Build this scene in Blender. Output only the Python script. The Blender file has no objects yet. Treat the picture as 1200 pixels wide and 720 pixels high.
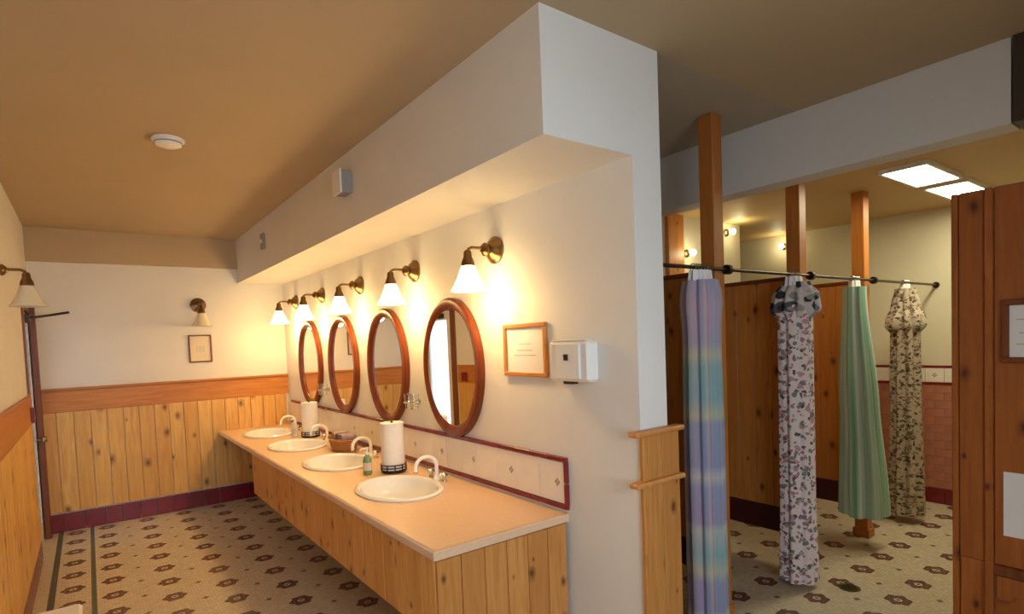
import bpy, bmesh, math, random
from mathutils import Vector, Matrix
random.seed(7)
PI = math.pi
scn = bpy.context.scene
col = scn.collection

# ------------------------------------------------------------------ camera
def make_camera():
    f, cy = 664.55, 428.39                       # focal length and principal row in pixels of the 1200x720 frame
    yaw, pitch, roll = [math.radians(a) for a in (36.7388, -2.5869, -2.2961)]
    F = Vector((math.sin(yaw)*math.cos(pitch), math.cos(yaw)*math.cos(pitch), math.sin(pitch)))
    R = Vector((math.cos(yaw), -math.sin(yaw), 0)); U = R.cross(F)
    c, s = math.cos(roll), math.sin(roll)
    R, U = c*R + s*U, -s*R + c*U
    cd = bpy.data.cameras.new('camera'); co = bpy.data.objects.new('camera', cd); col.objects.link(co)
    cd.sensor_width = 36; cd.sensor_fit = 'HORIZONTAL'; cd.lens = f*36/1200
    cd.shift_y = (cy-360)/1200; cd.clip_start = 0.02
    m = Matrix((R, U, -F)).transposed().to_4x4(); m.translation = Vector((0, 0, 1.70))
    co.matrix_world = m
    scn.camera = co
make_camera()

# ------------------------------------------------------------------ world, daylight, exposure
wd = bpy.data.worlds.new('world'); scn.world = wd; wd.use_nodes = True
wd.node_tree.nodes['Background'].inputs[0].default_value = (0.80, 0.90, 1.0, 1)
wd.node_tree.nodes['Background'].inputs[1].default_value = 3.0
def area(name, loc, rot, sx, sy, power, colr):
    l = bpy.data.lights.new(name, 'AREA'); l.shape = 'RECTANGLE'; l.size = sx; l.size_y = sy
    l.energy = power; l.color = colr
    o = bpy.data.objects.new(name, l); o.location = loc; o.rotation_euler = rot; col.objects.link(o); return o
# daylight entering through the window in the wall behind the viewer
wl = area('window_daylight', (0.55, -1.29, 1.75), (PI/2-math.radians(20), 0, 0), 1.5, 1.3, 52, (0.74, 0.86, 1.0))
wl.data.spread = math.radians(130)
vs = scn.view_settings
vs.view_transform = 'Standard'; vs.look = 'None'; vs.gamma = 1; vs.use_curve_mapping = False
vs.exposure = -0.40

# ------------------------------------------------------------------ dimensions (metres)
W, WS, T = 1.9016, 1.4099, 0.1854      # vanity wall face, soffit face, wall thickness
YN, DF, L = 1.6355, 7.046, 0.4155      # wall end, back wall, left wall
ZS, ZC = 2.4632, 2.9433                # soffit underside, ceiling
ZR = 1.379                             # top of wainscot
XB, ZB = 3.3323, 2.5687                # beam face and underside
XE = 6.33                              # tiled end wall
ZL = 2.75                              # lower ceiling over the showers
YP = 1.956                             # row of posts
ZK = 0.81                              # counter top
YF = -1.30                             # wall behind the viewer

# ------------------------------------------------------------------ materials
def lin(r, g, b):
    f = lambda c: (c/255/12.92) if c/255 <= .04045 else ((c/255+.055)/1.055)**2.4
    return (f(r), f(g), f(b), 1)
class NT:
    def __init__(s, name):
        s.m = bpy.data.materials.new(name); s.m.use_nodes = True; s.t = s.m.node_tree
        s.b = s.t.nodes['Principled BSDF']
    def n(s, typ, **kw):
        x = s.t.nodes.new(typ)
        for k, v in kw.items():
            if k == 'ins':
                for i, val in v.items():
                    if isinstance(val, bpy.types.NodeSocket): s.t.links.new(val, x.inputs[i])
                    else: x.inputs[i].default_value = val
            else: setattr(x, k, v)
        return x
    def link(s, a, b): s.t.links.new(a, b)
    def math(s, op, a, b=0.0, c=0.0): return s.n('ShaderNodeMath', operation=op, ins={0: a, 1: b, 2: c}).outputs[0]
    def mix(s, fac, a, b, blend='MIX'):
        x = s.n('ShaderNodeMix', data_type='RGBA', blend_type=blend)
        for i, v in ((0, fac), (6, a), (7, b)):
            if isinstance(v, bpy.types.NodeSocket): s.link(v, x.inputs[i])
            else: x.inputs[i].default_value = v
        return x.outputs[2]
    def ramp(s, fac, stops, interp='LINEAR'):
        x = s.n('ShaderNodeValToRGB'); s.link(fac, x.inputs[0]); cr = x.color_ramp; cr.interpolation = interp
        while len(cr.elements) < len(stops): cr.elements.new(.5)
        for e, (p, c) in zip(cr.elements, stops): e.position = p; e.color = c
        return x.outputs[0]
    def bump(s, h, strength, dist=.01):
        x = s.n('ShaderNodeBump', ins={'Strength': strength, 'Distance': dist, 'Height': h})
        s.link(x.outputs[0], s.b.inputs['Normal'])
    def set(s, color=None, rough=None, metal=None, spec=None):
        if color is not None:
            if isinstance(color, bpy.types.NodeSocket): s.link(color, s.b.inputs['Base Color'])
            else: s.b.inputs['Base Color'].default_value = color
        if rough is not None: s.b.inputs['Roughness'].default_value = rough
        if metal is not None: s.b.inputs['Metallic'].default_value = metal
        if spec is not None: s.b.inputs['Specular IOR Level'].default_value = spec
        return s.m

def mat_plain(name, c, rough=.5, metal=0, spec=.5, var=.06, scale=8, bump=0):
    k = NT(name); tc = k.n('ShaderNodeTexCoord')
    nz = k.n('ShaderNodeTexNoise', ins={'Vector': tc.outputs['Object'], 'Scale': scale, 'Detail': 4})
    d = tuple(x*(1-var*2) for x in c[:3]) + (1,)
    colr = k.ramp(nz.outputs[0], [(.35, d), (.65, c)])
    if bump:
        n2 = k.n('ShaderNodeTexNoise', ins={'Vector': tc.outputs['Object'], 'Scale': 140, 'Detail': 2})
        k.bump(n2.outputs[0], bump, .004)
    return k.set(colr, rough, metal, spec)

def mat_wood(name, light, dark, knot, axis=2, rough=.42, knots=True, kscale=6.5):
    k = NT(name); tc = k.n('ShaderNodeTexCoord'); oi = k.n('ShaderNodeObjectInfo')
    rnd = k.n('ShaderNodeCombineXYZ', ins={0: k.math('MULTIPLY', oi.outputs['Random'], 7.3),
                                           1: k.math('MULTIPLY', oi.outputs['Random'], 13.1),
                                           2: k.math('MULTIPLY', oi.outputs['Random'], 31.7)})
    p = k.n('ShaderNodeVectorMath', operation='ADD', ins={0: tc.outputs['Object'], 1: rnd.outputs[0]}).outputs[0]
    sc = [1, 1, 1]; sc[axis] = .07
    st = k.n('ShaderNodeVectorMath', operation='MULTIPLY', ins={0: p, 1: tuple(sc)}).outputs[0]
    g1 = k.n('ShaderNodeTexNoise', ins={'Vector': st, 'Scale': 38, 'Detail': 5, 'Roughness': .6, 'Distortion': .6})
    g2 = k.n('ShaderNodeTexNoise', ins={'Vector': st, 'Scale': 9, 'Detail': 2})
    base = k.ramp(g1.outputs[0], [(.32, dark), (.62, light)])
    warm = tuple(a*.5+b*.5 for a, b in zip(light, dark))
    base = k.mix(k.math('MULTIPLY', g2.outputs[0], .55), base, warm)
    # board to board variation
    base = k.mix(k.math('MULTIPLY', oi.outputs['Random'], .55), base, dark)
    if knots:
        ps = k.n('ShaderNodeSeparateXYZ', ins={0: p}).outputs
        kp = k.n('ShaderNodeCombineXYZ', ins={0: k.math('ADD', ps[0], ps[1]), 1: k.math('MULTIPLY', ps[2], .62)}).outputs[0]
        vo = k.n('ShaderNodeTexVoronoi', voronoi_dimensions='2D', ins={'Vector': kp, 'Scale': kscale, 'Randomness': 1.0})
        sc3 = k.n('ShaderNodeSeparateColor', ins={0: vo.outputs['Color']}).outputs
        dn = k.n('ShaderNodeTexNoise', ins={'Vector': p, 'Scale': 24, 'Detail': 2})
        dist = k.math('ADD', vo.outputs['Distance'], k.math('MULTIPLY', k.math('SUBTRACT', dn.outputs[0], .5), .10))
        dist = k.math('DIVIDE', dist, k.math('ADD', k.math('MULTIPLY', sc3[1], 1.1), .35))
        kn = k.ramp(dist, [(.035, (1, 1, 1, 1)), (.075, (.55, .55, .55, 1)), (.17, (0, 0, 0, 1))])
        sel = k.math('GREATER_THAN', sc3[0], .45)
        base = k.mix(k.math('MULTIPLY', k.math('MULTIPLY', kn, sel), .85), base, knot)
    k.bump(g1.outputs[0], .12, .004)
    return k.set(base, rough, 0, .4)

M = {}
M['paint'] = mat_plain('cream_wall_paint', lin(228, 225, 217), .62, var=.015, scale=3, bump=.05)
M['ceil'] = mat_plain('ceiling_paint', lin(186, 164, 130), .75, var=.02, scale=2, bump=.06)
M['showerpaint'] = mat_plain('shower_wall_paint', lin(214, 206, 178), .5, var=.02, scale=2)
M['ceil_shaded'] = mat_plain('shaded_corridor_ceiling', lin(176, 162, 142), .75, var=.02, scale=2)
M['showerceil'] = mat_plain('shower_ceiling_paint', lin(200, 170, 116), .6, var=.02, scale=2)
M['beam'] = mat_plain('beam_paint', lin(214, 211, 206), .6, var=.015, scale=2)
M['pine'] = mat_wood('honey_pine', lin(238, 196, 118), lin(202, 146, 70), lin(88, 44, 16), kscale=5)
M['pine_rail'] = mat_wood('rail_pine_x', lin(204, 136, 62), lin(174, 104, 42), lin(96, 50, 18), axis=0, knots=False)
M['pine_rail_y'] = mat_wood('rail_pine_y', lin(204, 136, 62), lin(174, 104, 42), lin(96, 50, 18), axis=1, knots=False)
M['pine_v'] = mat_wood('vanity_pine', lin(234, 186, 112), lin(200, 142, 70), lin(74, 38, 14))
M['pine_d'] = mat_wood('amber_stall_pine', lin(218, 150, 74), lin(182, 110, 44), lin(70, 30, 10))
M['pine_e'] = mat_wood('brown_end_pine', lin(212, 152, 84), lin(176, 114, 52), lin(70, 34, 12))
M['drain'] = mat_plain('tarnished_brass', lin(88, 86, 52), .45, metal=.4, var=.15)
M['post'] = mat_wood('amber_post_pine', lin(204, 132, 60), lin(160, 92, 34), lin(84, 40, 14), knots=False)
M['door_pine'] = mat_wood('plank_door_pine', lin(188, 112, 50), lin(150, 80, 30), lin(64, 26, 10))
M['casing'] = mat_wood('casing_wood', lin(140, 76, 36), lin(104, 52, 22), lin(50, 20, 8), knots=False)
M['mframe'] = mat_wood('mirror_frame_wood', lin(134, 62, 24), lin(96, 40, 14), lin(50, 20, 8), rough=.25, knots=False)
M['oak'] = mat_wood('oak_frame', lin(214, 150, 84), lin(186, 116, 56), lin(100, 50, 20), knots=False)
M['redtile'] = mat_plain('maroon_tile', lin(130, 36, 46), .22, var=.12, scale=5)
M['whitetile'] = mat_plain('white_tile', lin(236, 228, 214), .18, var=.02)
M['pinktile'] = mat_plain('rose_tile', lin(186, 122, 98), .35, var=.1, scale=4)
M['darkpaint'] = mat_plain('dark_brown_stain', lin(62, 48, 34), .6)
M['kick'] = mat_plain('dark_maroon_rail', lin(74, 28, 24), .4, var=.1)
M['grout'] = mat_plain('grout', lin(176, 160, 144), .8)
M['darkgrout'] = mat_plain('dark_grout', lin(120, 84, 70), .8)
M['counter'] = mat_plain('counter_laminate', lin(226, 190, 154), .3, var=.03, scale=60)
M['edge'] = mat_plain('counter_edge', lin(232, 206, 186), .28, var=.02, scale=40)
M['porcelain'] = mat_plain('porcelain', lin(245, 241, 232), .1, var=.01)
M['whiteplastic'] = mat_plain('white_plastic', lin(235, 233, 228), .35, var=.015)
M['greyplastic'] = mat_plain('grey_plastic', lin(150, 148, 144), .4, var=.03)
M['black'] = mat_plain('black_plastic', lin(28, 26, 26), .4, var=.05)
M['bronze'] = mat_plain('antique_bronze', lin(150, 118, 80), .28, metal=1, var=.15)
M['darkmetal'] = mat_plain('dark_metal', lin(70, 58, 48), .35, metal=.9, var=.1)
M['chrome'] = mat_plain('chrome', lin(210, 208, 202), .12, metal=1, var=.03)
M['paper'] = mat_plain('paper', lin(240, 238, 234), .8, var=.01, scale=4)
M['mat'] = mat_plain('picture_mat', lin(226, 214, 190), .8, var=.02)
M['ink'] = mat_plain('grey_ink', lin(196, 190, 182), .8)
M['motif'] = mat_plain('tile_motif', lin(150, 128, 112), .3)
M['towel'] = mat_plain('paper_towel', lin(244, 240, 232), .9, var=.02, scale=30, bump=.3)
M['soapgreen'] = mat_plain('green_soap', lin(120, 150, 96), .15, var=.08)
M['bottle'] = mat_plain('pale_bottle', lin(214, 206, 186), .15, var=.05)
M['cloth_a'] = mat_plain('lavender_cloth', lin(170, 150, 160), .9, var=.12, scale=20)
M['cloth_b'] = mat_plain('beige_cloth', lin(206, 178, 140), .9, var=.12, scale=20)
M['cloth_c'] = mat_plain('slate_cloth', lin(128, 124, 134), .9, var=.12, scale=20)

def mat_mirror():
    k = NT('mirror_glass'); tc = k.n('ShaderNodeTexCoord')
    nz = k.n('ShaderNodeTexNoise', ins={'Vector': tc.outputs['Object'], 'Scale': 2.0})
    return k.set(k.ramp(nz.outputs[0], [(.3, (.84, .85, .83, 1)), (.7, (.88, .89, .87, 1))]), .015, 1)
M['mirror'] = mat_mirror()
def mat_glass(name, c, rough=.0):
    k = NT(name); tc = k.n('ShaderNodeTexCoord')
    nz = k.n('ShaderNodeTexNoise', ins={'Vector': tc.outputs['Object'], 'Scale': 3.0})
    k.link(k.ramp(nz.outputs[0], [(.3, c), (.7, tuple(min(1, x*1.02) for x in c[:3])+(1,))]), k.b.inputs['Base Color'])
    k.b.inputs['Transmission Weight'].default_value = 1; k.b.inputs['Roughness'].default_value = rough
    k.b.inputs['IOR'].default_value = 1.45
    return k.m
M['glass'] = mat_glass('clear_glass', (.93, .95, .94, 1))
M['frosted'] = mat_glass('frosted_door_glass', (.95, .97, 1, 1), .25)
def mat_emit(name, c, strength, base=(.9, .88, .82, 1)):
    k = NT(name); tc = k.n('ShaderNodeTexCoord')
    nz = k.n('ShaderNodeTexNoise', ins={'Vector': tc.outputs['Object'], 'Scale': 6.0})
    k.link(k.ramp(nz.outputs[0], [(.3, c), (.7, tuple(x*.96 for x in c[:3])+(1,))]), k.b.inputs['Emission Color'])
    k.b.inputs['Emission Strength'].default_value = strength
    return k.set(base, .3)
M['shade_lit'] = mat_emit('lit_opal_glass', (1, .68, .30, 1), 24.0)
M['shade_off'] = mat_plain('unlit_opal_glass', lin(226, 216, 186), .25, var=.02)
M['tube'] = mat_emit('fluorescent_lens', (1, .90, .62, 1), 38.0)
M['globe'] = mat_emit('globe_bulb', (1, .88, .55, 1), 18.0)

def mat_floor(name, ox, oy, border):
    """mosaic floor: fine beige pieces, brown medallions on a 0.333 m grid, small dots between"""
    k = NT(name); tc = k.n('ShaderNodeTexCoord')
    sp = k.n('ShaderNodeSeparateXYZ', ins={0: tc.outputs['Object']})
    X, Y = sp.outputs[0], sp.outputs[1]
    pit = .3335
    def cell(c, o): # centred distance inside the cell
        a = k.math('DIVIDE', k.math('SUBTRACT', c, o), pit)
        return k.math('MULTIPLY', k.math('SUBTRACT', k.math('FRACT', k.math('ADD', a, .5)), .5), pit)
    def snap(c):    # stair-stepped to the mosaic pieces
        return k.math('MULTIPLY', k.math('ROUND', k.math('DIVIDE', c, .009)), .009)
    def medal(x0, y0):
        dx, dy = snap(cell(X, x0) if x0 is not None else k.math('SUBTRACT', X, -.185)), snap(cell(Y, y0))
        r = k.math('SQRT', k.math('ADD', k.math('MULTIPLY', dx, dx), k.math('MULTIPLY', dy, dy)))
        th = k.math('ARCTAN2', dy, dx)
        rr = k.math('SUBTRACT', r, k.math('MULTIPLY', k.math('COSINE', k.math('MULTIPLY', th, 6)), .007))
        ring = k.math('MULTIPLY', k.math('LESS_THAN', rr, .070), k.math('GREATER_THAN', r, .025))
        gap = k.math('MULTIPLY', k.math('GREATER_THAN', r, .044), k.math('LESS_THAN', r, .052))
        return ring, k.math('LESS_THAN', r, .010), gap
    nz = k.n('ShaderNodeTexNoise', ins={'Vector': tc.outputs['Object'], 'Scale': 1.7, 'Detail': 3})
    vo = k.n('ShaderNodeTexVoronoi', ins={'Vector': tc.outputs['Object'], 'Scale': 48, 'Randomness': .25})
    ve = k.n('ShaderNodeTexVoronoi', feature='DISTANCE_TO_EDGE', ins={'Vector': tc.outputs['Object'], 'Scale': 48, 'Randomness': .25})
    tile = k.mix(k.n('ShaderNodeSeparateColor', ins={0: vo.outputs['Color']}).outputs[0], lin(212, 200, 174), lin(194, 180, 154))
    tile = k.mix(k.math('MULTIPLY', nz.outputs[0], .35), tile, lin(176, 160, 130))
    if border:
        b0 = k.math('GREATER_THAN', X, -.07)
        ring, dot, gap = medal(ox, oy); ring = k.math('MULTIPLY', ring, b0); dot = k.math('MULTIPLY', dot, b0)
        r2, d2, g2 = medal(None, oy)
        ring = k.math('MAXIMUM', ring, r2); dot = k.math('MAXIMUM', dot, d2); gap = k.math('MAXIMUM', gap, g2)
    else:
        ring, dot, gap = medal(ox, oy); b0 = 1.0
    c = k.mix(ring, tile, lin(84, 44, 34))
    c = k.mix(k.math('MULTIPLY', k.math('MULTIPLY', ring, gap), .45), c, lin(150, 96, 70))
    c = k.mix(dot, c, lin(88, 60, 44))
    dx, dy = snap(cell(X, ox+pit/2)), snap(cell(Y, oy+pit/2))
    man = k.math('ADD', k.math('ABSOLUTE', dx), k.math('ABSOLUTE', dy))
    c = k.mix(k.math('MULTIPLY', k.math('LESS_THAN', man, .024), b0), c, lin(92, 82, 58))
    if border:
        def band(a, w): return k.math('LESS_THAN', k.math('ABSOLUTE', k.math('SUBTRACT', X, a)), w)
        c = k.mix(band(-.305, .020), c, lin(66, 74, 62)); c = k.mix(band(-.062, .016), c, lin(74, 92, 78))
    c = k.mix(k.ramp(ve.outputs['Distance'], [(.03, (.5, .5, .5, 1)), (.09, (0, 0, 0, 1))]), c, lin(150, 136, 112))
    k.bump(ve.outputs['Distance'], .1, .002)
    return k.set(c, .42)
M['floor'] = mat_floor('mosaic_floor', .39, 5.235, True)
M['floor2'] = mat_floor('mosaic_shower_floor', 4.245, 1.69, False)

def uvnode(k): return k.n('ShaderNodeSeparateXYZ', ins={0: k.n('ShaderNodeTexCoord').outputs['UV']}).outputs
def mat_plaid():
    k = NT('pastel_plaid_cloth'); u = uvnode(k)
    v = u[1]
    A = lambda *c: lin(*c)
    bands = [(0, A(150, 152, 186)), (.04, A(226, 220, 208)), (.07, A(140, 146, 184)), (.15, A(152, 150, 190)), (.18, A(206, 206, 160)),
             (.23, A(128, 186, 184)), (.30, A(204, 210, 190)), (.32, A(158, 146, 186)), (.42, A(150, 156, 196)), (.45, A(220, 214, 204)),
             (.48, A(144, 150, 190)), (.60, A(146, 158, 190)), (.62, A(210, 204, 150)), (.67, A(122, 182, 180)), (.76, A(138, 188, 176)),
             (.79, A(206, 206, 156)), (.83, A(176, 160, 186)), (.92, A(198, 166, 186)), (1, A(172, 160, 190))]
    cv = k.ramp(v, bands)
    su = k.math('FRACT', k.math('MULTIPLY', u[0], 8.0))
    cu = k.ramp(su, [(0, A(232, 216, 150)), (.12, A(234, 214, 160)), (.2, A(206, 150, 178)), (.4, A(212, 160, 182)), (.5, A(140, 190, 196)), (.72, A(130, 180, 196)), (.85, A(150, 140, 190)), (1, A(226, 214, 168))])
    c = k.mix(.34, cv, cu); c = k.mix(.30, c, lin(120, 118, 132))
    nz = k.n('ShaderNodeTexNoise', ins={'Vector': k.n('ShaderNodeTexCoord').outputs['UV'], 'Scale': 300})
    k.bump(nz.outputs[0], .1, .002)
    return k.set(c, .85)
def mat_floral(name, base, cols, scale, dens, top=None):
    k = NT(name); tc = k.n('ShaderNodeTexCoord')
    mp = k.n('ShaderNodeMapping', ins={'Vector': tc.outputs['UV'], 'Scale': (.66, 1.8, 1)}).outputs[0]
    wob = k.n('ShaderNodeTexNoise', ins={'Vector': mp, 'Scale': scale*1.5, 'Detail': 2})
    p = k.n('ShaderNodeVectorMath', operation='ADD', ins={0: mp, 1: k.n('ShaderNodeVectorMath', operation='SCALE', ins={0: wob.outputs['Color'], 'Scale': .05}).outputs[0]}).outputs[0]
    c = base
    for i, cc in enumerate(cols):
        off = k.n('ShaderNodeVectorMath', operation='ADD', ins={0: p, 1: (i*3.17, i*1.91, 0)}).outputs[0]
        vo = k.n('ShaderNodeTexVoronoi', ins={'Vector': off, 'Scale': scale*(1+.25*i)})
        blob = k.ramp(vo.outputs['Distance'], [(dens, (1, 1, 1, 1)), (dens+.06, (0, 0, 0, 1))])
        sel = k.math('GREATER_THAN', k.n('ShaderNodeSeparateColor', ins={0: vo.outputs['Color']}).outputs[1], .25)
        c = k.mix(k.math('MULTIPLY', blob, sel), c, cc)
    return k.set(c, .85)
def mat_green():
    k = NT('sea_green_cloth'); u = uvnode(k)
    nz = k.n('ShaderNodeTexNoise', ins={'Vector': k.n('ShaderNodeMapping', ins={'Vector': k.n('ShaderNodeTexCoord').outputs['UV'], 'Scale': (7, .15, 1)}).outputs[0], 'Scale': 3, 'Detail': 3})
    c = k.ramp(nz.outputs[0], [(.3, lin(84, 150, 118)), (.42, lin(140, 190, 160)), (.55, lin(176, 206, 202)), (.68, lin(212, 228, 220))])
    return k.set(c, .6)
M['plaid'] = mat_plaid()
M['floral'] = mat_floral('white_floral_cloth', lin(226, 214, 212), [lin(190, 150, 160), lin(118, 126, 136), lin(88, 84, 84), lin(178, 120, 130), lin(120, 134, 110)], 15, .27)
M['floral_top'] = mat_floral('dark_floral_cloth', lin(206, 200, 200), [lin(80, 84, 92), lin(120, 130, 150), lin(50, 48, 52), lin(150, 150, 140)], 9, .34)
M['floral_dark'] = mat_floral('brown_floral_cloth', lin(184, 168, 146), [lin(92, 80, 62), lin(60, 52, 42), lin(140, 116, 96), lin(110, 108, 84)], 20, .30)
M['green'] = mat_green()
M['sheer'] = mat_plain('white_mesh_header', lin(234, 232, 230), .8, var=.03)

# ------------------------------------------------------------------ mesh helpers
def tag(o, label=None, cat=None, group=None, kind=None):
    if label: o['label'] = label
    if cat: o['category'] = cat
    if group: o['group'] = group
    if kind: o['kind'] = kind
    return o
def link(name, me, parent=None, loc=(0, 0, 0), rot=(0, 0, 0)):
    o = bpy.data.objects.new(name, me); col.objects.link(o); o.location = loc; o.rotation_euler = rot
    if parent is not None: o.parent = parent
    return o
def thing(name, label, cat, loc=(0, 0, 0), rz=0, group=None):
    return tag(link(name, None, None, loc, (0, 0, rz)), label, cat, group)
class MB:
    def __init__(s): s.bm = bmesh.new()
    def box(s, x0, x1, y0, y1, z0, z1, bev=0, mat=None):
        r = bmesh.ops.create_cube(s.bm, size=1)
        for v in r['verts']:
            v.co = Vector((x0+(v.co.x+.5)*(x1-x0), y0+(v.co.y+.5)*(y1-y0), z0+(v.co.z+.5)*(z1-z0)))
            if mat is not None: v.co = mat @ v.co
        if bev:
            es = list({e for v in r['verts'] for e in v.link_edges})
            bmesh.ops.bevel(s.bm, geom=es, offset=bev, segments=1, affect='EDGES', profile=.5)
        return s
    def lathe(s, prof, seg=24, c=(0, 0, 0), axis='Z', sx=1, sy=1, cap=True):
        """prof: list of (radius, height)"""
        rings = []
        for r, h in prof:
            ring = []
            for i in range(seg):
                a = 2*PI*i/seg; p = Vector((r*math.cos(a)*sx, r*math.sin(a)*sy, h))
                if axis == 'X': p = Vector((p.z, p.x, p.y))
                if axis == 'Y': p = Vector((p.x, p.z, p.y))
                ring.append(s.bm.verts.new(p+Vector(c)))
            rings.append(ring)
        for a, b in zip(rings, rings[1:]):
            for i in range(seg):
                j = (i+1) % seg; s.bm.faces.new((a[i], a[j], b[j], b[i]))
        if cap:
            s.bm.faces.new(rings[0][::-1]); s.bm.faces.new(rings[-1])
        return s
    def tube(s, pts, r, seg=10):
        pts = [Vector(p) for p in pts]; rs = r if isinstance(r, (list, tuple)) else [r]*len(pts)
        rings = []; prev = None
        for i, p in enumerate(pts):
            d = (pts[min(i+1, len(pts)-1)]-pts[max(i-1, 0)]).normalized()
            if prev is None:
                a = d.orthogonal().normalized()
            else:
                a = (prev-d*prev.dot(d)).normalized()
            prev = a; b = d.cross(a)
            rings.append([s.bm.verts.new(p+rs[i]*(math.cos(2*PI*k/seg)*a+math.sin(2*PI*k/seg)*b)) for k in range(seg)])
        for a, b in zip(rings, rings[1:]):
            for i in range(seg):
                j = (i+1) % seg; s.bm.faces.new((a[i], a[j], b[j], b[i]))
        s.bm.faces.new(rings[0][::-1]); s.bm.faces.new(rings[-1])
        return s
    def mesh(s, name, mat, smooth=False):
        bmesh.ops.recalc_face_normals(s.bm, faces=s.bm.faces)
        me = bpy.data.meshes.new(name); s.bm.to_mesh(me); s.bm.free()
        me.materials.append(mat)
        if smooth:
            me.polygons.foreach_set('use_smooth', [True]*len(me.polygons))
            me.set_sharp_from_angle(angle=math.radians(38))
        return me
    def obj(s, name, mat, parent=None, loc=(0, 0, 0), rot=(0, 0, 0), smooth=False):
        return link(name, s.mesh(name, mat, smooth), parent, loc, rot)
def struct(name, mb, mat, label=None): return tag(mb.obj(name, mat), label, None, None, 'structure')
def clone(o, parent=None):
    c = o.copy(); col.objects.link(c); c.parent = parent
    for ch in [x for x in bpy.data.objects if x.parent == o]: clone(ch, c)
    return c

# ------------------------------------------------------------------ setting
floor = struct('floor', MB().box(-L-.1, W+T, YF, DF+.1, -.1, 0), M['floor'])
floor2 = struct('floor_shower', MB().box(W+T, XE+.1, YF, 4.3, -.1, 0), M['floor2'])
struct('ceiling', MB().box(-L-.1, W+T, YF, DF+.1, ZC, ZC+.1).box(W+T, XB, YF, YN+.01, ZC, ZC+.1), M['ceil'])
struct('ceiling_shower', MB().box(XB+.16, XE+.1, -.2, 4.3, ZL, ZL+.1), M['showerceil'])
# ceiling field of the corridor behind the wall end, shade put into its colour
struct('ceiling_corridor', MB().box(W+T, XB, YN+.01, 4.2, ZC, ZC+.1), M['ceil_shaded'])
wall_back = struct('wall_back', MB().box(-L, W, DF, DF+.1, 0, ZC), M['paint'])
struct('wall_back_bulkhead', MB().box(-L, WS, DF-.05, DF, 2.625, ZC), M['ceil'])
# left wall with a door opening (y 6.25 .. 6.85, z 0 .. 2.12)
DY0, DY1, DZ = 6.25, 6.86, 2.12
wall_left = struct('wall_left', MB().box(-L-.1, -L, YF, DY0, 0, ZC).box(-L-.1, -L, DY1, DF, 0, ZC).box(-L-.1, -L, DY0, DY1, DZ, ZC), M['paint'])
wall_vanity = struct('wall_vanity', MB().box(W, W+T, YN, DF, 0, ZC), M['paint'])
struct('soffit', MB().box(WS, W, YN, DF, ZS, ZC), M['paint'])
# wall behind the viewer with its window
WX0, WX1, WZ0, WZ1 = -.2, 1.3, 1.1, 2.4
struct('wall_front', MB().box(-L, WX0, YF-.1, YF, 0, ZC).box(WX1, XB, YF-.1, YF, 0, ZC).box(WX0, WX1, YF-.1, YF, 0, WZ0).box(WX0, WX1, YF-.1, YF, WZ1, ZC), M['paint'])
win = struct('window_1', MB().box(WX0, WX0+.05, YF-.08, YF-.02, WZ0, WZ1).box(WX1-.05, WX1, YF-.08, YF-.02, WZ0, WZ1).box(WX0, WX1, YF-.08, YF-.02, WZ0, WZ0+.05).box(WX0, WX1, YF-.08, YF-.02, WZ1-.05, WZ1), M['casing'])
# beam over the shower opening
struct('beam', MB().box(XB, XB+.16, .70, 3.2, ZB, ZC+.1), M['beam'])
struct('trim_1', MB().box(XB-.012, XB+.16, -.2, .69, ZB, ZC+.1), M['darkpaint'])
struct('wall_right', MB().box(XB, XB+.1, YF, -.05, 0, ZC), M['paint'])
wall_end = struct('wall_shower_end', MB().box(XE, XE+.1, -.2, 4.3, 0, ZL), M['showerpaint'])
struct('wall_shower_front', MB().box(XB+.1, XE, -.2, -.1, 0, ZL), M['showerpaint'])
struct('wall_shower_back', MB().box(W+T, 5.3, 3.2, 3.3, 0, ZL+.1).box(5.2, 5.3, 3.3, 4.2, 0, ZL+.1).box(5.2, XE, 4.2, 4.3, 0, ZL+.1).box(W+T, XB+.16, 3.2, 3.3, ZL, ZC), M['showerpaint'])

# back wall wainscot: each board, the rail, each base tile
me_board_x = MB().box(-.0655, .0655, -.009, .009, -.49, .49, .004).mesh('wainscot_board', M['pine'])
bw = .1345; n = int((W+L)/bw)
for i in range(n+1):
    x = -L+bw*(i+.5)
    if x > W-.05: break
    link('wainscot_board', me_board_x, wall_back, (x, DF-.012, .68))
rl = MB().box(-1.158, 1.158, -.011, .011, -.105, .105, .004).obj('wainscot_rail', M['pine_rail'], wall_back, ((W-L)/2, DF-.013, 1.274))
MB().box(-1.158, 1.158, -.02, .02, -.012, .012, .004).obj('rail_cap', M['pine_rail'], wall_back, ((W-L)/2, DF-.022, 1.391))
me_bt_x = MB().box(-.0735, .0735, -.008, .008, -.088, .088, .003).mesh('base_tile', M['redtile'])
for i in range(15):
    link('base_tile', me_bt_x, wall_back, (-L+.012+.15*(i+.5), DF-.011, .09))
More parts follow.
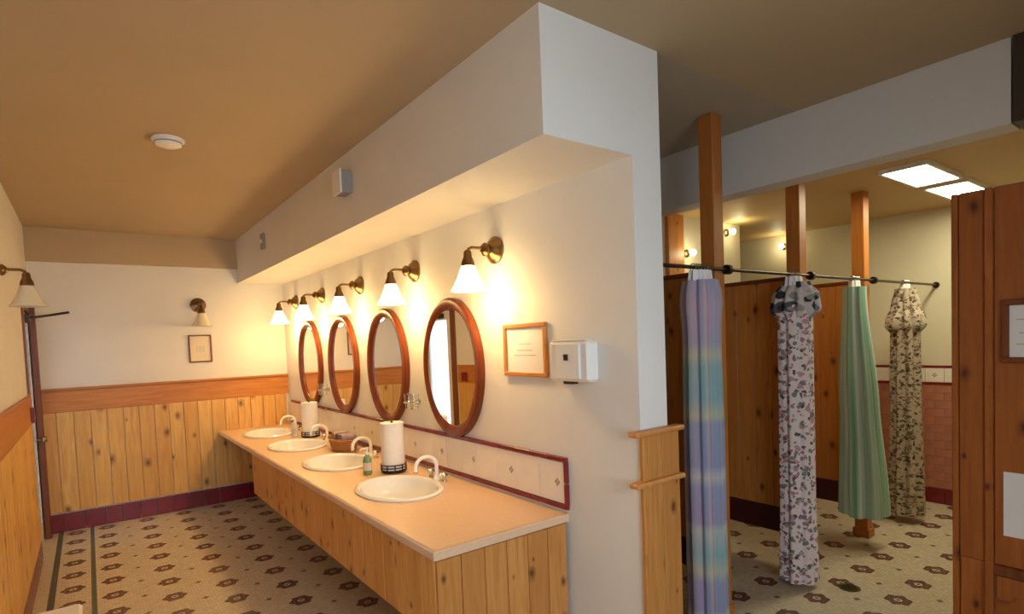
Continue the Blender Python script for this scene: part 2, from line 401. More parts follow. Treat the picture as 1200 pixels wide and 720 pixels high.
# left wall wainscot
me_board_y = MB().box(-.009, .009, -.0655, .0655, -.49, .49, .004).mesh('wainscot_board', M['pine'])
y = DY0-.15-bw/2
while y > .6:
    link('wainscot_board', me_board_y, wall_left, (-L+.012, y, .68)); y -= bw
y1 = DY0-.15
MB().box(-.011, .011, -2.7, 2.7, -.105, .105, .004).obj('wainscot_rail', M['pine_rail_y'], wall_left, (-L+.013, y1-2.7, 1.274))
MB().box(-.013, .013, -2.7, 2.7, -.012, .012, .004).obj('rail_cap', M['pine_rail_y'], wall_left, (-L+.015, y1-2.7, 1.391))
me_bt_y = MB().box(-.008, .008, -.0735, .0735, -.088, .088, .003).mesh('base_tile', M['redtile'])
for i in range(36):
    link('base_tile', me_bt_y, wall_left, (-L+.011, y1-.15*(i+.5), .09))
MB().box(-.012, .012, -.05, .05, -.06, .06, .003).obj('switch_plate', M['redtile'], wall_left, (-L+.036, 5.95, 1.25))

# glazed door in the left wall
door = tag(link('door_1', None, None, (-L, (DY0+DY1)/2, 0)), 'glazed white door with dark casing in the left wall', None, None, 'structure')
dw = (DY1-DY0)/2
for s, pr_ in ((-1, .012), (1, .045)):
    MB().box(-.10, pr_, -.055, .055, 0, DZ+.06, .004).obj('door_casing', M['casing'], door, (0, s*(dw+.055), 0))
MB().box(-.10, .012, -dw, dw, DZ-.0, DZ+.11, .004).obj('door_head', M['casing'], door)
leaf = MB().box(-.045, -.008, -dw+.004, -dw+.09, .01, DZ-.01).box(-.045, -.008, dw-.09, dw-.004, .01, DZ-.01).box(-.045, -.008, -dw+.09, dw-.09, .01, .22).box(-.045, -.008, -dw+.09, dw-.09, DZ-.12, DZ-.01).obj('door_leaf', M['whiteplastic'], door)
MB().box(-.016, -.010, -dw+.09, dw-.09, .22, DZ-.12).obj('pane', M['frosted'], leaf)
MB().lathe([(.012, 0), (.012, .04), (.027, .05), (.03, .065), (.022, .08)], 16, (-.01, dw-.06, .95), 'X').obj('door_knob', M['bronze'], leaf, smooth=True)
cl = MB().box(-.02, .035, -.16, .10, DZ-.10, DZ-.03, .005).obj('door_closer', M['black'], leaf)
MB().tube([(.035, -.05, DZ-.06), (.16, .10, DZ-.03), (.30, .16, DZ+.0)], .011, 8).obj('closer_arm', M['black'], cl)

# tile splashback on the vanity wall
me_wt = MB().box(-.006, .006, -.0975, .0975, -.106, .106, .002).mesh('splash_tile', M['whitetile'])
mm = MB()
for a, b in ((0, .012), (0, -.012), (.012, 0), (-.012, 0)): mm.box(-.001, .001, a-.005, a+.005, b-.007, b+.007)
me_mo = mm.mesh('flower_motif', M['motif'])
y = 2.128+.0985; i = 0
while y < DF-.09:
    t_ = link('splash_tile', me_wt, wall_vanity, (W-.007, y, .963))
    if i % 2 == 0 and y < 5.2: link('flower_motif', me_mo, t_, (-.0068, -.045, 0))
    y += .197; i += 1
me_tr = MB().box(-.009, .009, -.0738, .0738, -.0125, .0125, .003).mesh('liner_tile', M['redtile'])
k = 0; y = 2.104+.075
while y < DF-.07:
    link('liner_tile', me_tr, wall_vanity, (W-.010, y, 1.084)); link('liner_tile', me_tr, wall_vanity, (W-.010, y, .842)); y += .15
for z in (.92, 1.035):
    MB().box(-.009, .009, -.0125, .0125, -.055, .055, .003).obj('liner_tile', M['redtile'], wall_vanity, (W-.010, 2.115, z-.014))

# pine cladding on the wall end
for x0, x1 in ((W-.012, W+.115), (W+.118, W+T+.05)):
    MB().box(x0, x1, -.011, .011, 0, 1.27, .003).obj('end_board', M['pine_e'], wall_vanity, (0, YN-.012, 0))
for z in (1.275, 1.055):
    MB().box(W-.085, W+T+.055, -.035, .02, -.011, .011, .006).obj('end_rail', M['oak'], wall_vanity, (0, YN-.021, z))
MB().box(0, .045, 0, 1.56, 0, 1.26, .003).obj('side_cladding', M['pine_d'], wall_vanity, (W+T+.002, YN+.004, 0))

# end wall tiles in the shower room: rose bricks, white band, maroon base
me_rt = MB().box(-.005, .005, -.0735, .0735, -.0365, .0365, .002).mesh('wall_tile', M['pinktile'])
for r in range(13):
    for q in range(12):
        yy = 1.20+.15*q+(.075 if r % 2 else 0)
        link('wall_tile', me_rt, wall_end, (XE-.006, yy, .185+.075*r))
me_we = MB().box(-.006, .006, -.0735, .0735, -.066, .066, .002).mesh('band_tile', M['whitetile'])
me_be = MB().box(-.008, .008, -.0735, .0735, -.07, .07, .002).mesh('base_tile', M['redtile'])
me_le = MB().box(-.008, .008, -.0735, .0735, -.011, .011, .002).mesh('liner_tile', M['redtile'])
for q in range(13):
    yy = 1.125+.15*q
    t_ = link('band_tile', me_we, wall_end, (XE-.007, yy, 1.212))
    if q % 2: link('flower_motif', me_mo, t_, (-.0068, .0, 0))
    link('base_tile', me_be, wall_end, (XE-.009, yy, .072))
    link('liner_tile', me_le, wall_end, (XE-.009, yy, 1.133)); link('liner_tile', me_le, wall_end, (XE-.009, yy, 1.291))

# ------------------------------------------------------------------ vanity
XC, YK, YE = 1.1226, 2.117, 7.03
BAS = [3.20, 4.27, 5.31, 6.33]; BX = 1.485; BA, BB = .225, .300
ct = tag(link('countertop', None, None, (0, 0, 0)), 'long peach laminate countertop with four oval basins set in', 'countertop')
def countertop():
    bm = bmesh.new(); zt, zb = ZK, ZK-.035; N = 40
    x0, x1 = XC+.015, W-.02
    def quad(y0, y1):
        bm.faces.new([bm.verts.new(p) for p in ((x0, y0, zt), (x1, y0, zt), (x1, y1, zt), (x0, y1, zt))])
    ys = YK+.012
    for c in BAS:
        h = .40
        if c-h > ys: quad(ys, c-h)
        ring, sq = [], []
        for i in range(N):
            a = 2*PI*i/N; ca, sa = math.cos(a), math.sin(a)
            ring.append(bm.verts.new((BX+BA*ca, c+BB*sa, zt)))
            tx = ((x1-BX) if ca > 0 else (BX-x0))/max(abs(ca), 1e-6); ty = h/max(abs(sa), 1e-6); t = min(tx, ty)
            sq.append(bm.verts.new((BX+t*ca, c+t*sa, zt)))
        for i in range(N):
            j = (i+1) % N; bm.faces.new((ring[i], sq[i], sq[j], ring[j]))
        for cxn, cyn in ((x0, c-h), (x1, c-h), (x1, c+h), (x0, c+h)):   # corners
            best = sorted(range(N), key=lambda i: (Vector(sq[i].co)-Vector((cxn, cyn, zt))).length)
            i = best[0]; j = best[1]
            if abs(i-j) in (1, N-1):
                bm.faces.new((sq[i], bm.verts.new((cxn, cyn, zt)), sq[j]))
        ys = c+h
    quad(ys, YE)
    for f in bm.faces:
        if f.normal.z < 0: f.normal_flip()
    bmesh.ops.recalc_face_normals(bm, faces=bm.faces)
    bm.normal_update()
    for f in bm.faces:
        if f.normal.z < 0: f.normal_flip()
    me = bpy.data.meshes.new('top_panel'); bm.to_mesh(me); bm.free(); me.materials.append(M['counter'])
    o = link('top_panel', me, ct)
countertop()
MB().box(XC, XC+.016, YK, YE, ZK-.042, ZK+.001, .006).obj('front_edge', M['edge'], ct)
MB().box(XC, W-.02, YK-.004, YK+.013, ZK-.042, ZK+.001, .005).obj('end_edge', M['counter'], ct)  # end edge takes the browner laminate, its shade put into the colour
MB().box(W-.02, W-.001, YK, YE, ZK-.042, ZK+.001, .0).obj('back_edge', M['counter'], ct)

van = thing('vanity_base', 'knotty pine board vanity base hanging under the long countertop', 'vanity', (0, 0, 0))
XA, ZA, YA = 1.137, .40, 5.50
me_ab = MB().box(-.008, .008, -.0665, .0665, -(ZK-.044-ZA)/2, (ZK-.044-ZA)/2, .003).mesh('apron_board', M['pine_v'])
y = YK+.02+.0675
while y < YA:
    link('apron_board', me_ab, van, (XA+.008, y, (ZK-.044+ZA)/2)); y += .135
nb = 6; wbd = (W-.02-XA)/nb
me_eb = MB().box(-wbd/2+.0015, wbd/2-.0015, -.009, .009, -.38, .38, .003).mesh('end_board', M['pine_e'])
for i in range(nb):
    link('end_board', me_eb, van, (XA+wbd*(i+.5), YK+.010, .384))
MB().box(XA+.02, W-.002, YA-.02, YA, ZA, .64).obj('end_rib', M['pine_v'], van)
MB().box(XA+.02, W-.002, YK+.022, YA-.022, ZA, ZA+.016).obj('bottom_panel', M['pine_v'], van)

def basin(y, label):
    t = thing('wash_basin', label, 'sink', (BX, y, ZK), 0, 'oval basins in the countertop')
    MB().lathe([(1.0, -.002), (1.10, .001), (1.115, .010), (1.06, .019), (.99, .013), (.955, -.004), (.93, -.03)], 44, sx=BA, sy=BB, cap=False).obj('rim', M['porcelain'], t, smooth=True)
    MB().lathe([(.955, -.002), (.93, -.03), (.86, -.075), (.70, -.115), (.45, -.135), (.14, -.142), (.12, -.146), (.16, -.150), (.5, -.145), (.76, -.122), (.92, -.075), (.975, -.03), (.985, -.004)], 44, sx=BA, sy=BB, cap=False).obj('bowl', M['porcelain'], t, smooth=True)
    MB().lathe([(.028, -.143), (.030, -.139), (.018, -.137), (.006, -.138)], 18).obj('drain', M['chrome'], t, smooth=True)
    return t
def faucet(y, label):
    t = thing('faucet', label, 'faucet', (1.775, y+.045, ZK), 0, 'white gooseneck faucets')
    MB().lathe([(.030, 0), (.030, .006), (.022, .016), (.018, .03)], 18).obj('base', M['porcelain'], t, smooth=True)
    pts = [(0, 0, .02), (0, 0, .10)]
    for i in range(1, 11):
        a = PI*i/10; pts.append((-.075+.075*math.cos(a), 0, .10+.06*math.sin(a)))
    pts.append((-.15, 0, .075))
    MB().tube(pts, .0125, 12).obj('spout', M['porcelain'], t, smooth=True)
    MB().lathe([(.014, .065), (.015, .075)], 12, (-.15, 0, 0)).obj('aerator', M['chrome'], t)
    for s in (-1, 1):
        MB().lathe([(.020, 0), (.020, .006), (.012, .014), (.012, .03), (.022, .036), (.022, .052), (.014, .058)], 16, (.005, s*.085, 0)).obj('tap_handle', M['chrome'], t, smooth=True)
which = ['basin next to the bare counter end', 'basin before the wicker basket', 'basin beyond the wicker basket', 'basin in the counter corner by the board wainscot']
for y, w_ in zip(BAS, which):
    basin(y, 'white oval drop-in '+w_); faucet(y, 'white gooseneck faucet at the '+w_)

def roll(x, y, label):
    t = thing('paper_towel_roll', label, 'paper towels', (x, y, ZK+.002), 0, 'paper towel rolls on the counter')
    MB().lathe([(.085, 0), (.085, .012), (.080, .018)], 24).obj('holder_base', M['darkmetal'], t, smooth=True)
    mb = MB()
    for zz in (.035, .055): mb.lathe([(.088, zz-.004), (.092, zz), (.088, zz+.004), (.084, zz), (.088, zz-.004)], 24, cap=False)
    for i in range(10):
        a = 2*PI*i/10; mb.tube([(.088*math.cos(a), .088*math.sin(a), .01), (.088*math.cos(a), .088*math.sin(a), .055)], .004, 6)
    mb.obj('holder_gallery', M['darkmetal'], t, smooth=True)
    MB().lathe([(.020, .02), (.080, .02), (.080, .345), (.020, .345), (.020, .02)], 32, cap=False).obj('paper', M['towel'], t, smooth=True)
    MB().tube([(0, 0, .015), (0, 0, .365)], .008, 8).obj('spindle', M['darkmetal'], t)
roll(1.67, 3.67, 'tall white paper towel roll on dark stand between first two basins')
roll(1.74, 5.74, 'tall white paper towel roll standing past the wicker basket')

# wicker basket with rolled cloths
def wicker():
    k = NT('wicker'); tc = k.n('ShaderNodeTexCoord')
    wv = k.n('ShaderNodeTexWave', wave_type='BANDS', bands_direction='Z', ins={'Vector': tc.outputs['Object'], 'Scale': 26, 'Distortion': 2, 'Detail': 1})
    k.bump(wv.outputs[0], .7, .006)
    return k.set(k.ramp(wv.outputs[0], [(.2, lin(138, 84, 40)), (.8, lin(206, 152, 90))]), .7)
M['wicker'] = wicker()
t = thing('wicker_basket', 'low oval wicker basket on the counter under a mirror', 'basket', (1.72, 4.78, ZK+.002))
mb = MB().lathe([(.8, 0), (.9, .03), (1.0, .10), (.94, .10), (.84, .03), (.74, .012)], 32, sx=.105, sy=.205)
mb.obj('body', M['wicker'], t, smooth=True)
MB().tube([(.105*math.cos(a), .205*math.sin(a), .103) for a in [2*PI*i/32 for i in range(33)]], .008, 8).obj('rim', M['wicker'], t, smooth=True)
for i, (dy, mt, nm) in enumerate(((-.09, 'cloth_a', 'lavender'), (0, 'cloth_c', 'slate grey'), (.09, 'cloth_b', 'beige'))):
    o = MB().lathe([(.006, -.055), (.034, -.055), (.038, -.045), (.038, .045), (.034, .055), (.006, .055)], 18, axis='X').obj('rolled_cloth', M[mt], None, (1.72, 4.78+dy, ZK+.115), smooth=True)
    tag(o, nm+' rolled washcloth lying in the wicker basket', 'washcloth', 'rolled washcloths in the basket')

def soap(x, y, label, mt):
    t = thing('soap_bottle', label, 'soap bottle', (x, y, ZK+.002), 0, 'soap bottles on the counter')
    MB().lathe([(.026, 0), (.030, .006), (.030, .10), (.024, .12), (.012, .13), (.012, .138)], 20).obj('bottle', M[mt], t, smooth=True)
    MB().lathe([(.014, .138), (.014, .152), (.006, .154), (.006, .175), (.011, .176), (.011, .186)], 14).obj('pump', M['whiteplastic'], t, smooth=True)
    MB().tube([(0, 0, .181), (-.04, 0, .181), (-.05, 0, .172)], .0045, 8).obj('nozzle', M['whiteplastic'], t)
    MB().lathe([(.0305, .03), (.0305, .085)], 20, cap=False).obj('bottle_label', M['bottle' if mt != 'bottle' else 'ink'], t, smooth=True)
soap(1.50, 3.72, 'green pump soap bottle standing before the first paper towel roll', 'soapgreen')
soap(1.62, 5.86, 'pale pump soap bottle standing near the far paper towel roll', 'bottle')

# ------------------------------------------------------------------ oval mirrors
def mirror(y, label, tilt):
    t = thing('oval_mirror', label, 'mirror', (W, y, 1.535), 0, 'oval mirrors over the vanity')
    a, b = .355, .45
    prof = [(-.036, .0), (.036, .0), (.036, .030), (.022, .044), (-.012, .042), (-.036, .022)]   # (radial, depth)
    bm = bmesh.new(); N = 56; rings = []
    for i in range(N):
        th = 2*PI*i/N
        rings.append([bm.verts.new((-.002-d, (a-.036+r)*math.cos(th), (b-.036+r)*math.sin(th))) for r, d in prof])
    for i in range(N):
        A, B = rings[i], rings[(i+1) % N]
        for q in range(len(prof)):
            w = (q+1) % len(prof); bm.faces.new((A[q], A[w], B[w], B[q]))
    mb = MB(); mb.bm.free(); mb.bm = bm
    mb.obj('frame', M['mframe'], t, smooth=True)
    g = bmesh.new()
    vs_ = [g.verts.new((0, (a-.062)*math.cos(2*PI*i/N), (b-.062)*math.sin(2*PI*i/N))) for i in range(N)]
    v2 = [g.verts.new((.002, v.co.y, v.co.z)) for v in vs_]
    g.faces.new(vs_); g.faces.new(v2[::-1])
    for i in range(N): g.faces.new((vs_[i], vs_[(i+1) % N], v2[(i+1) % N], v2[i]))
    mb = MB(); mb.bm.free(); mb.bm = g
    mb.obj('glass', M['mirror'], t, (-.020, 0, 0), (0, 0, math.radians(tilt)))
MIR = [3.17, 4.16, 5.12, 6.08]
for y, w_, tl in zip(MIR, ('closest to the framed notice', 'second from the framed notice', 'third from the framed notice', 'farthest from the framed notice'), (3, 0, 0, 0)):
    mirror(y, 'oval mirror in brown wooden frame, '+w_, tl)

# ------------------------------------------------------------------ sconces (built pointing to -X from the wall)
def sconce(loc, rz, label, lit, group):
    t = thing('wall_sconce', label, 'wall lamp', loc, rz, group)
    MB().lathe([(.078, 0), (.078, -.012), (.070, -.020), (.060, -.026), (.055, -.036), (.036, -.052), (.024, -.060)], 28, axis='X').obj('backplate', M['bronze'], t, smooth=True)
    MB().lathe([(.016, -.055), (.036, -.066), (.038, -.078), (.026, -.092), (.012, -.102)], 18, axis='X').obj('collar', M['bronze'], t, smooth=True)
    pts = [(-.06, 0, 0), (-.115, 0, .004), (-.165, 0, .004), (-.185, 0, -.006), (-.192, 0, -.03)]
    MB().tube(pts, .0095, 10).obj('arm', M['bronze'], t, smooth=True)
    MB().lathe([(.014, -.012), (.022, -.022), (.024, -.05), (.030, -.062), (.037, -.080), (.038, -.100)], 22, (-.192, 0, 0)).obj('socket', M['bronze'], t, smooth=True)
    pr = [(.036, -.098), (.042, -.112), (.052, -.140), (.066, -.175), (.083, -.208), (.096, -.228), (.099, -.236), (.096, -.236), (.080, -.206), (.063, -.173), (.049, -.138), (.039, -.112), (.033, -.100)]
    MB().lathe(pr, 30, (-.192, 0, 0), cap=False).obj('shade', M['shade_lit' if lit else 'shade_off'], t, smooth=True)
    MB().lathe([(.010, -.10), (.016, -.12), (.027, -.15), (.027, -.175), (.014, -.196), (.003, -.199)], 16, (-.192, 0, 0)).obj('bulb', M['globe' if lit else 'shade_off'], t, smooth=True)
    if lit:
        l = bpy.data.lights.new('sconce_light', 'POINT'); l.energy = 10; l.color = (1, .58, .20); l.shadow_soft_size = .05
        o = bpy.data.objects.new('sconce_light', l); col.objects.link(o); o.parent = t; o.location = (-.192, 0, -.262)
    return t
SC = [2.66, 3.655, 4.665, 5.64, 6.52]
nm = ['between the framed notice and the first oval mirror', 'between the first and second oval mirrors', 'between the second and third oval mirrors', 'between the third and fourth oval mirrors', 'in the corner past the last oval mirror']
for y, w_ in zip(SC, nm):
    sconce((W, y, 2.215), 0, 'lit bell shade sconce '+w_, True, 'lit sconces over the vanity')
sl = sconce((-L, 4.22, 2.20), PI, 'unlit bell shade sconce on the left wall by the door', False, 'unlit sconces'); sl.scale = (.86, .86, .86)
sconce((1.0, DF, 2.215), PI/2, 'unlit sconce above the small picture on the back wall', False, 'unlit sconces')

# tumbler holders between the mirrors
def tumbler(y, label):
    t = thing('tumbler_holder', label, 'tumbler holder', (W, y, 1.28), 0, 'tumbler holders between the mirrors')
    MB().lathe([(.022, 0), (.022, -.008), (.010, -.012), (.010, -.035)], 16, axis='X').obj('bracket', M['chrome'], t, smooth=True)
    for s in (-1, 1):
        MB().tube([(-.065+.036*math.cos(a), s*.045+.036*math.sin(a), 0) for a in [2*PI*i/20 for i in range(21)]], .004, 6).obj('ring', M['chrome'], t, smooth=True)
        MB().lathe([(.024, -.05), (.034, .06), (.0315, .06), (.0215, -.046), (.001, -.046)], 20, (-.065, s*.045, 0), cap=False).obj('tumbler', M['glass'], t, smooth=True)
    MB().tube([(-.032, -.045, 0), (-.032, .045, 0)], .004, 6).obj('cross_bar', M['chrome'], t)
tumbler(3.68, 'pair of glass tumblers on bracket beside the first mirror')
tumbler(5.60, 'pair of glass tumblers on bracket beside the third mirror')

# ------------------------------------------------------------------ framed things and small fittings
def framed(name, label, cat, loc, rz, w, h, fw, fm, paper, lines, group=None):
    """built facing -Y; x across, z up; loc = centre on the wall"""
    t = thing(name, label, cat, loc, rz, group)
    for a in (1, -1):
        MB().box(-w/2, w/2, -.022, -.001, a*(h/2-fw/2)-fw/2, a*(h/2-fw/2)+fw/2, .003).obj('frame_rail', fm, t)
        MB().box(a*(w/2-fw/2)-fw/2, a*(w/2-fw/2)+fw/2, -.022, -.001, -h/2+fw, h/2-fw, .003).obj('frame_stile', fm, t)
    p = MB().box(-w/2+fw, w/2-fw, -.008, -.002, -h/2+fw, h/2-fw).obj('sheet', paper, t)
    for (x0, x1, z0, z1) in lines: MB().box(x0, x1, -.0088, -.0078, z0, z1).obj('printed_mark', M['ink'], p)
    return t
framed('framed_notice', 'light oak framed notice hanging beside the white dispenser', 'framed notice', (W, 2.412, 1.642), -PI/2, .37, .285, .022, M['oak'], M['paper'], [(-.07, .06, -.005, .0), (-.10, .09, -.032, -.027), (-.05, .05, .03, .034)])
framed('framed_picture', 'small framed picture on the back wall above the wainscot', 'picture', (.996, DF, 1.74), 0, .225, .30, .014, M['casing'], M['mat'], [(-.035, .035, -.035, -.028), (-.035, .035, .018, .025), (-.035, -.028, -.028, .018), (.028, .035, -.028, .018), (-.012, .012, -.014, .006)])
# dispenser
t = thing('wall_dispenser', 'white wall dispenser with a black square button', 'dispenser', (W, 2.005, 1.586))
MB().box(-.075, -.001, -.142, .142, -.097, .097, .014).obj('body', M['whiteplastic'], t)
MB().box(-.087, -.075, -.095, .08, -.085, .088, .006).obj('front_cover', M['whiteplastic'], t)
MB().box(-.091, -.087, -.018, .012, .005, .035, .001).obj('button', M['black'], t)
MB().box(-.06, -.03, -.02, .05, -.110, -.097).obj('outlet_slot', M['black'], t)
MB().box(-.07, -.02, -.12, .12, .097, .104, .003).obj('lid', M['whiteplastic'], t)
# soffit boxes
t = thing('alarm_box', 'small white alarm box on the soffit face', 'alarm box', (WS, 3.57, 2.742))
MB().box(-.07, -.001, -.065, .065, -.07, .07, .004).obj('body', M['greyplastic'], t)
MB().box(-.082, -.07, -.07, .07, -.075, .075, .003).obj('front_cover', M['whiteplastic'], t)
t = thing('soffit_sensor', 'narrow grey sensor on the soffit by the back wall', 'sensor', (WS, 5.76, 2.73))
MB().box(-.025, -.001, -.05, .05, -.075, .075, .005).obj('body', M['greyplastic'], t)
MB().lathe([(.02, -.025), (.018, -.034), (.005, -.038)], 14, axis='X').obj('lens', M['whiteplastic'], t, smooth=True)
# smoke detector
t = thing('smoke_detector', 'round white smoke detector on the ceiling', 'smoke detector', (.448, 3.847, ZC))
MB().lathe([(.085, -.001), (.085, -.012), (.078, -.016)], 28).obj('base', M['whiteplastic'], t, smooth=True)
MB().lathe([(.072, -.016), (.068, -.036), (.045, -.046), (.01, -.048)], 28).obj('cover', M['whiteplastic'], t, smooth=True)
MB().lathe([(.0735, -.022), (.0735, -.030)], 28, cap=False).obj('vent_ring', M['greyplastic'], t, smooth=True)
# white bench by the left wall
t = thing('bench', 'white bench with rounded top standing against the left wainscot', 'bench', (-L+.03, 3.10, 0))
MB().box(.02, .29, -.52, .52, .41, .45, .014).obj('seat', M['whiteplastic'], t)
for sx in (.05, .26):
    for sy in (-.46, .46): MB().box(sx-.02, sx+.02, sy-.02, sy+.02, 0, .41, .003).obj('leg', M['whiteplastic'], t)
for sx in (.05, .26): MB().box(sx-.01, sx+.01, -.44, .44, .34, .40).obj('apron_rail', M['whiteplastic'], t)

# ------------------------------------------------------------------ shower stalls: posts, partitions, rods, curtains
def post(x, h, label):
    t = thing('stall_post', label, 'post', (x, YP, 0), 0, 'square pine posts of the shower stalls')
    MB().box(-.047, .047, -.047, .047, .0, h-.002, .004).obj('shaft', M['post'], t)
    for s in (-1, 1): MB().box(-.055, .055, s*.054-.006, s*.054+.006, 0, .07, .002).obj('foot_block', M['post'], t)
post(2.95, ZC, 'tall square pine post beside the pastel plaid curtain')
post(3.93, ZL, 'square pine post behind the white floral curtain')
post(4.945, ZL, 'square pine post behind the sea green curtain')
def partition(x, y0, y1, label):
    t = thing('stall_partition', label, 'partition', (x, 0, 0), 0, 'pine board shower partitions')
    nb = round((y1-y0)/.14); w = (y1-y0)/nb
    me = MB().box(-.016, .016, -w/2+.0015, w/2-.0015, -.815, .80, .003).mesh('partition_board', M['pine_d'])
    for i in range(nb): link('partition_board', me, t, (0, y0+w*(i+.5), 1.235))
    MB().box(-.022, .022, y0, y1, 2.036, 2.062, .004).obj('top_cap', M['casing'], t)
    MB().box(-.020, .020, y0, y1, .24, .418, .003).obj('bottom_rail', M['kick'], t)
Y0 = YP+.049
partition(2.95, Y0, 3.198, 'amber pine shower partition behind the plaid curtain')
partition(3.93, Y0, 3.198, 'amber pine shower partition behind the white floral curtain')
partition(4.945, Y0, 3.198, 'amber pine shower partition behind the sea green curtain')
YR = YP-.095
def rod(x0, x1, label):
    t = thing('curtain_rod', label, 'curtain rod', (x0, YR, 2.05), 0, 'shower curtain rods')
    MB().tube([(.0, 0, 0), (x1-x0, 0, 0)], .011, 10).obj('bar', M['darkmetal'], t, smooth=True)
    for xx in (.008, x1-x0-.008): MB().lathe([(.028, -.007), (.028, .007)], 16, (xx, 0, 0), 'X').obj('flange', M['darkmetal'], t)
    return t
rod(W+T+.05, 2.95, 'dark curtain rod carrying the pastel plaid curtain')
rod(2.952, 3.93, 'dark curtain rod carrying the white floral curtain')
rod(3.932, 4.945, 'dark curtain rod carrying the sea green curtain')
rod(4.947, XE, 'dark curtain rod carrying the brown floral curtain')

def cloth(name, mt, parent, z0, z1, radius, cx, cy, folds, depth, phase, nz=30, na=96, sx=1, sy=1):
    """closed bunch of folded cloth; radius(t), cx(t), cy(t) with t from 0 (bottom) to 1 (top)"""
    bm = bmesh.new(); uvl = bm.loops.layers.uv.new('UVMap'); rows = []; vsc = 1 if z1-z0 > 1.2 else (z1-z0)/1.85
    for k in range(nz+1):
        t = k/nz; z = z0+(z1-z0)*t; row = []
        for i in range(na):
            a = 2*PI*i/na
            w = math.cos(folds*a+phase+.5*math.sin(2.2*t+phase)) + .35*math.cos((folds*2+1)*a+1.7*phase)
            r = radius(t)*(1+depth*w)
            row.append(bm.verts.new((cx(t)+r*math.cos(a)*sx, cy(t)+r*math.sin(a)*sy, z)))
        rows.append(row)
    for k in range(nz):
        for i in range(na):
            j = (i+1) % na
            f = bm.faces.new((rows[k][i], rows[k][j], rows[k+1][j], rows[k+1][i]))
            for lp, (uu, vv) in zip(f.loops, ((i/na, k/nz), ((i+1)/na, k/nz), ((i+1)/na, (k+1)/nz), (i/na, (k+1)/nz))): lp[uvl].uv = (uu, vv*vsc)
    f = bm.faces.new(rows[0][::-1]); f2 = bm.faces.new(rows[-1])
    for ff in (f, f2):
        for lp in ff.loops: lp[uvl].uv = (lp.vert.co.x, .5)
    me = bpy.data.meshes.new(name); bm.to_mesh(me); bm.free(); me.materials.append(mt)
    me.polygons.foreach_set('use_smooth', [True]*len(me.polygons)); me.set_sharp_from_angle(angle=math.radians(60))
    return link(name, me, parent)
def lerp(*p):
    def f(t):
        for (a, va), (b, vb) in zip(p, p[1:]):
            if t <= b:
                u = (t-a)/(b-a); u = u*u*(3-2*u); return va+(vb-va)*u
        return p[-1][1]
    return f
def header(t, cx, half):
    n_ = 6
    cloth('header', M['sheer'], t, -.075, -.014, lerp((0, half), (1, half*.9)), lambda s: cx, lambda s: 0, 9, .12, .3, nz=3, na=54, sy=.55)
    me = MB().tube([(0, .019*math.cos(a), .019*math.sin(a)) for a in [2*PI*i/16 for i in range(17)]], .0025, 6).mesh('ring', M['chrome'], True)
    for i in range(n_): link('ring', me, t, (cx-half*.8+half*1.6*i/(n_-1), 0, 0))
def zero(v): return lambda s: v
t = thing('shower_curtain', 'pastel plaid shower curtain bunched beside the wall end', 'curtain', (2.69, YR, 2.05), 0, 'shower curtains')
cloth('panel', M['plaid'], t, -2.0, -.07, lerp((0, .100), (.55, .098), (.85, .092), (.95, .102), (1, .085)), zero(0), zero(0), 8, .10, .4)
header(t, 0, .08)
t = thing('shower_curtain', 'white floral shower curtain bunched with a gathered dark floral top', 'curtain', (3.70, YR, 2.05), 0, 'shower curtains')
cloth('panel', M['floral'], t, -2.01, -.20, lerp((0, .112), (.3, .100), (1, .098)), zero(0), zero(0), 7, .10, 1.1)
cloth('gathered_top', M['floral_top'], t, -.28, -.05, lerp((0, .10), (.2, .135), (.6, .125), (1, .075)), zero(.02), zero(0), 11, .13, 2.0, nz=14)
header(t, 0, .075)
t = thing('shower_curtain', 'plain sea green shower curtain flaring towards its hem', 'curtain', (4.60, YR, 2.05), 0, 'shower curtains')
cloth('panel', M['green'], t, -1.80, -.06, lerp((0, .150), (.5, .115), (1, .068)), lerp((0, .12), (1, 0)), zero(0), 6, .13, .2)
header(t, 0, .06)
t = thing('shower_curtain', 'brown floral shower curtain bunched with a ruffled valance', 'curtain', (5.58, YR, 2.05), 0, 'shower curtains')
cloth('panel', M['floral_dark'], t, -1.98, -.36, lerp((0, .125), (.6, .105), (1, .100)), zero(0), zero(0), 8, .12, .9)
cloth('valance', M['floral_dark'], t, -.42, -.05, lerp((0, .10), (.12, .135), (.3, .13), (.6, .095), (1, .07)), zero(0), zero(0), 10, .12, 2.4, nz=16)
header(t, 0, .06)

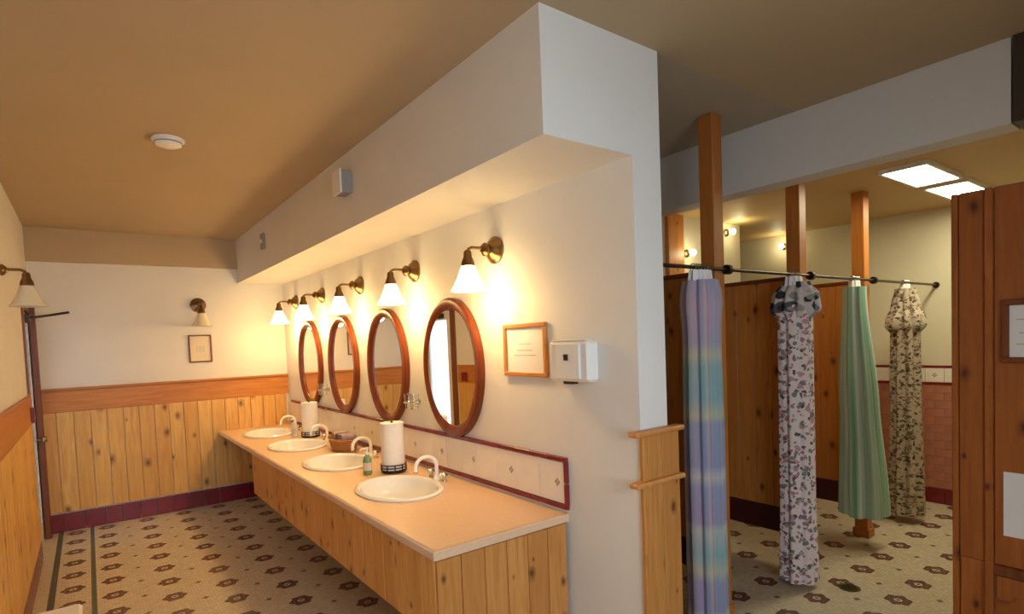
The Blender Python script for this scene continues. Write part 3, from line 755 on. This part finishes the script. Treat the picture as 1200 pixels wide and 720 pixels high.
# fluorescent lens panels and small globe lamps
def troffer(x0, x1, label):
    t = thing('ceiling_light', label, 'ceiling light', ((x0+x1)/2, 1.47, ZL), 0, 'fluorescent panels over the showers')
    a, b = (x1-x0)/2, .148
    MB().box(-a, a, -b, -b+.02, -.03, -.001).box(-a, a, b-.02, b, -.03, -.001).box(-a, -a+.02, -b+.02, b-.02, -.03, -.001).box(a-.02, a, -b+.02, b-.02, -.03, -.001).obj('frame', M['whiteplastic'], t)
    MB().box(-a+.02, a-.02, -b+.02, b-.02, -.024, -.010).obj('lens', M['tube'], t)
troffer(4.38, 5.06, 'lit rectangular ceiling light panel nearer the white beam')
troffer(5.20, 5.93, 'lit rectangular ceiling light panel nearer the tiled end wall')
def globe(loc, label, rz):
    t = thing('globe_lamp', label, 'wall lamp', loc, rz, 'small globe lamps above the showers')
    MB().lathe([(.035, -.001), (.035, -.012), (.014, -.02), (.014, -.05)], 16, axis='Y').obj('base', M['bronze'], t, smooth=True)
    pr = [(.004, -.03)]+[(.03*math.sin(PI*i/10), -.03*math.cos(PI*i/10)) for i in range(1, 10)]+[(.004, .03)]
    MB().lathe(pr, 16, (0, -.072, 0)).obj('bulb', M['globe'], t, smooth=True)
    l = bpy.data.lights.new('globe_light', 'POINT'); l.energy = 2; l.color = (1, .86, .5); l.shadow_soft_size = .04
    o = bpy.data.objects.new('globe_light', l); col.objects.link(o); o.parent = t; o.location = (0, -.15, 0)
globe((4.42, 3.2, 2.42), 'small round lit lamp low on the shower back wall', 0)
globe((5.06, 3.2, 2.66), 'small round lit lamp high on the shower back wall', 0)
globe((XE, 3.28, 2.62), 'small round lit lamp on the tiled end wall', -PI/2)
# timber pilaster on the shower back wall
tag(MB().box(4.12, 4.34, 3.16, 3.199, 0, ZL-.002, .004).obj('timber_pilaster', M['pine_d']), 'flat timber pilaster on the shower back wall above the partitions', 'pilaster')

# ------------------------------------------------------------------ plank door with notices, right foreground
t = thing('plank_door', 'knotty amber plank door with posted notices under the beam', 'door', (XB, 0, 0))
zt = 2.305; zb = .06
MB().box(0, .045, .895, .92, zb, zt, .003).obj('edge_stile', M['door_pine'], t)
yb = .893
for wdt in (.098, .0, .150, .150, .150, .150, .15):
    if wdt == 0:
        MB().box(-.012, .03, yb-.032, yb, zb, zt, .005).obj('batten', M['door_pine'], t); yb -= .034; continue
    MB().box(.004, .035, -wdt/2+.001, wdt/2-.001, -(zt-.565)/2, (zt-.565)/2, .003).obj('plank', M['door_pine'], t, (0, yb-wdt/2, (zt+.565)/2))
    MB().box(.012, .035, -wdt/2+.001, wdt/2-.001, -.25, .25, .003).obj('lower_plank', M['door_pine'], t, (0, yb-wdt/2, zb+.252))
    yb -= wdt
MB().box(-.008, .04, .01, .79, .51, .56, .008).obj('mid_rail', M['casing'], t)
# arched head of the lower panel
mb = MB()
for i in range(12):
    y0 = .03+.72*i/12; y1_ = .03+.72*(i+1)/12; dz = .10*abs((i+.5)/12-.5)**1.6*3
    mb.box(-.002, .012, y0, y1_, .50-dz-.012, .51)
mb.obj('arched_head', M['door_pine'], t)
framed('framed_notice', 'brown framed notice fixed high on the plank door', 'framed notice', (XB+.002, .58, 1.648), -PI/2, .30, .285, .026, M['casing'], M['paper'], [(-.10, .02, .05, .054), (-.09, .06, -.01, -.006), (-.10, .05, -.06, -.056)])
tag(MB().box(-.002, -.0005, -.105, .105, -.149, .149).obj('paper_notice', M['paper'], None, (XB+.004, .622, .855)), 'plain white paper sheet pinned low on the plank door', 'paper')
# floor drain in the shower aisle
t = thing('floor_drain', 'round dark floor drain in the mosaic beside the white floral curtain', 'drain', (3.87, 1.62, 0))
MB().lathe([(.062, .0005), (.066, .003), (.056, .005), (.050, .003)], 24).obj('ring', M['drain'], t, smooth=True)
for i in range(5):
    x_ = -.034+.017*i; hw = math.sqrt(.046**2-x_**2)
    MB().box(x_-.003, x_+.003, -hw, hw, .003, .006).obj('grate_bar', M['bronze'], t)
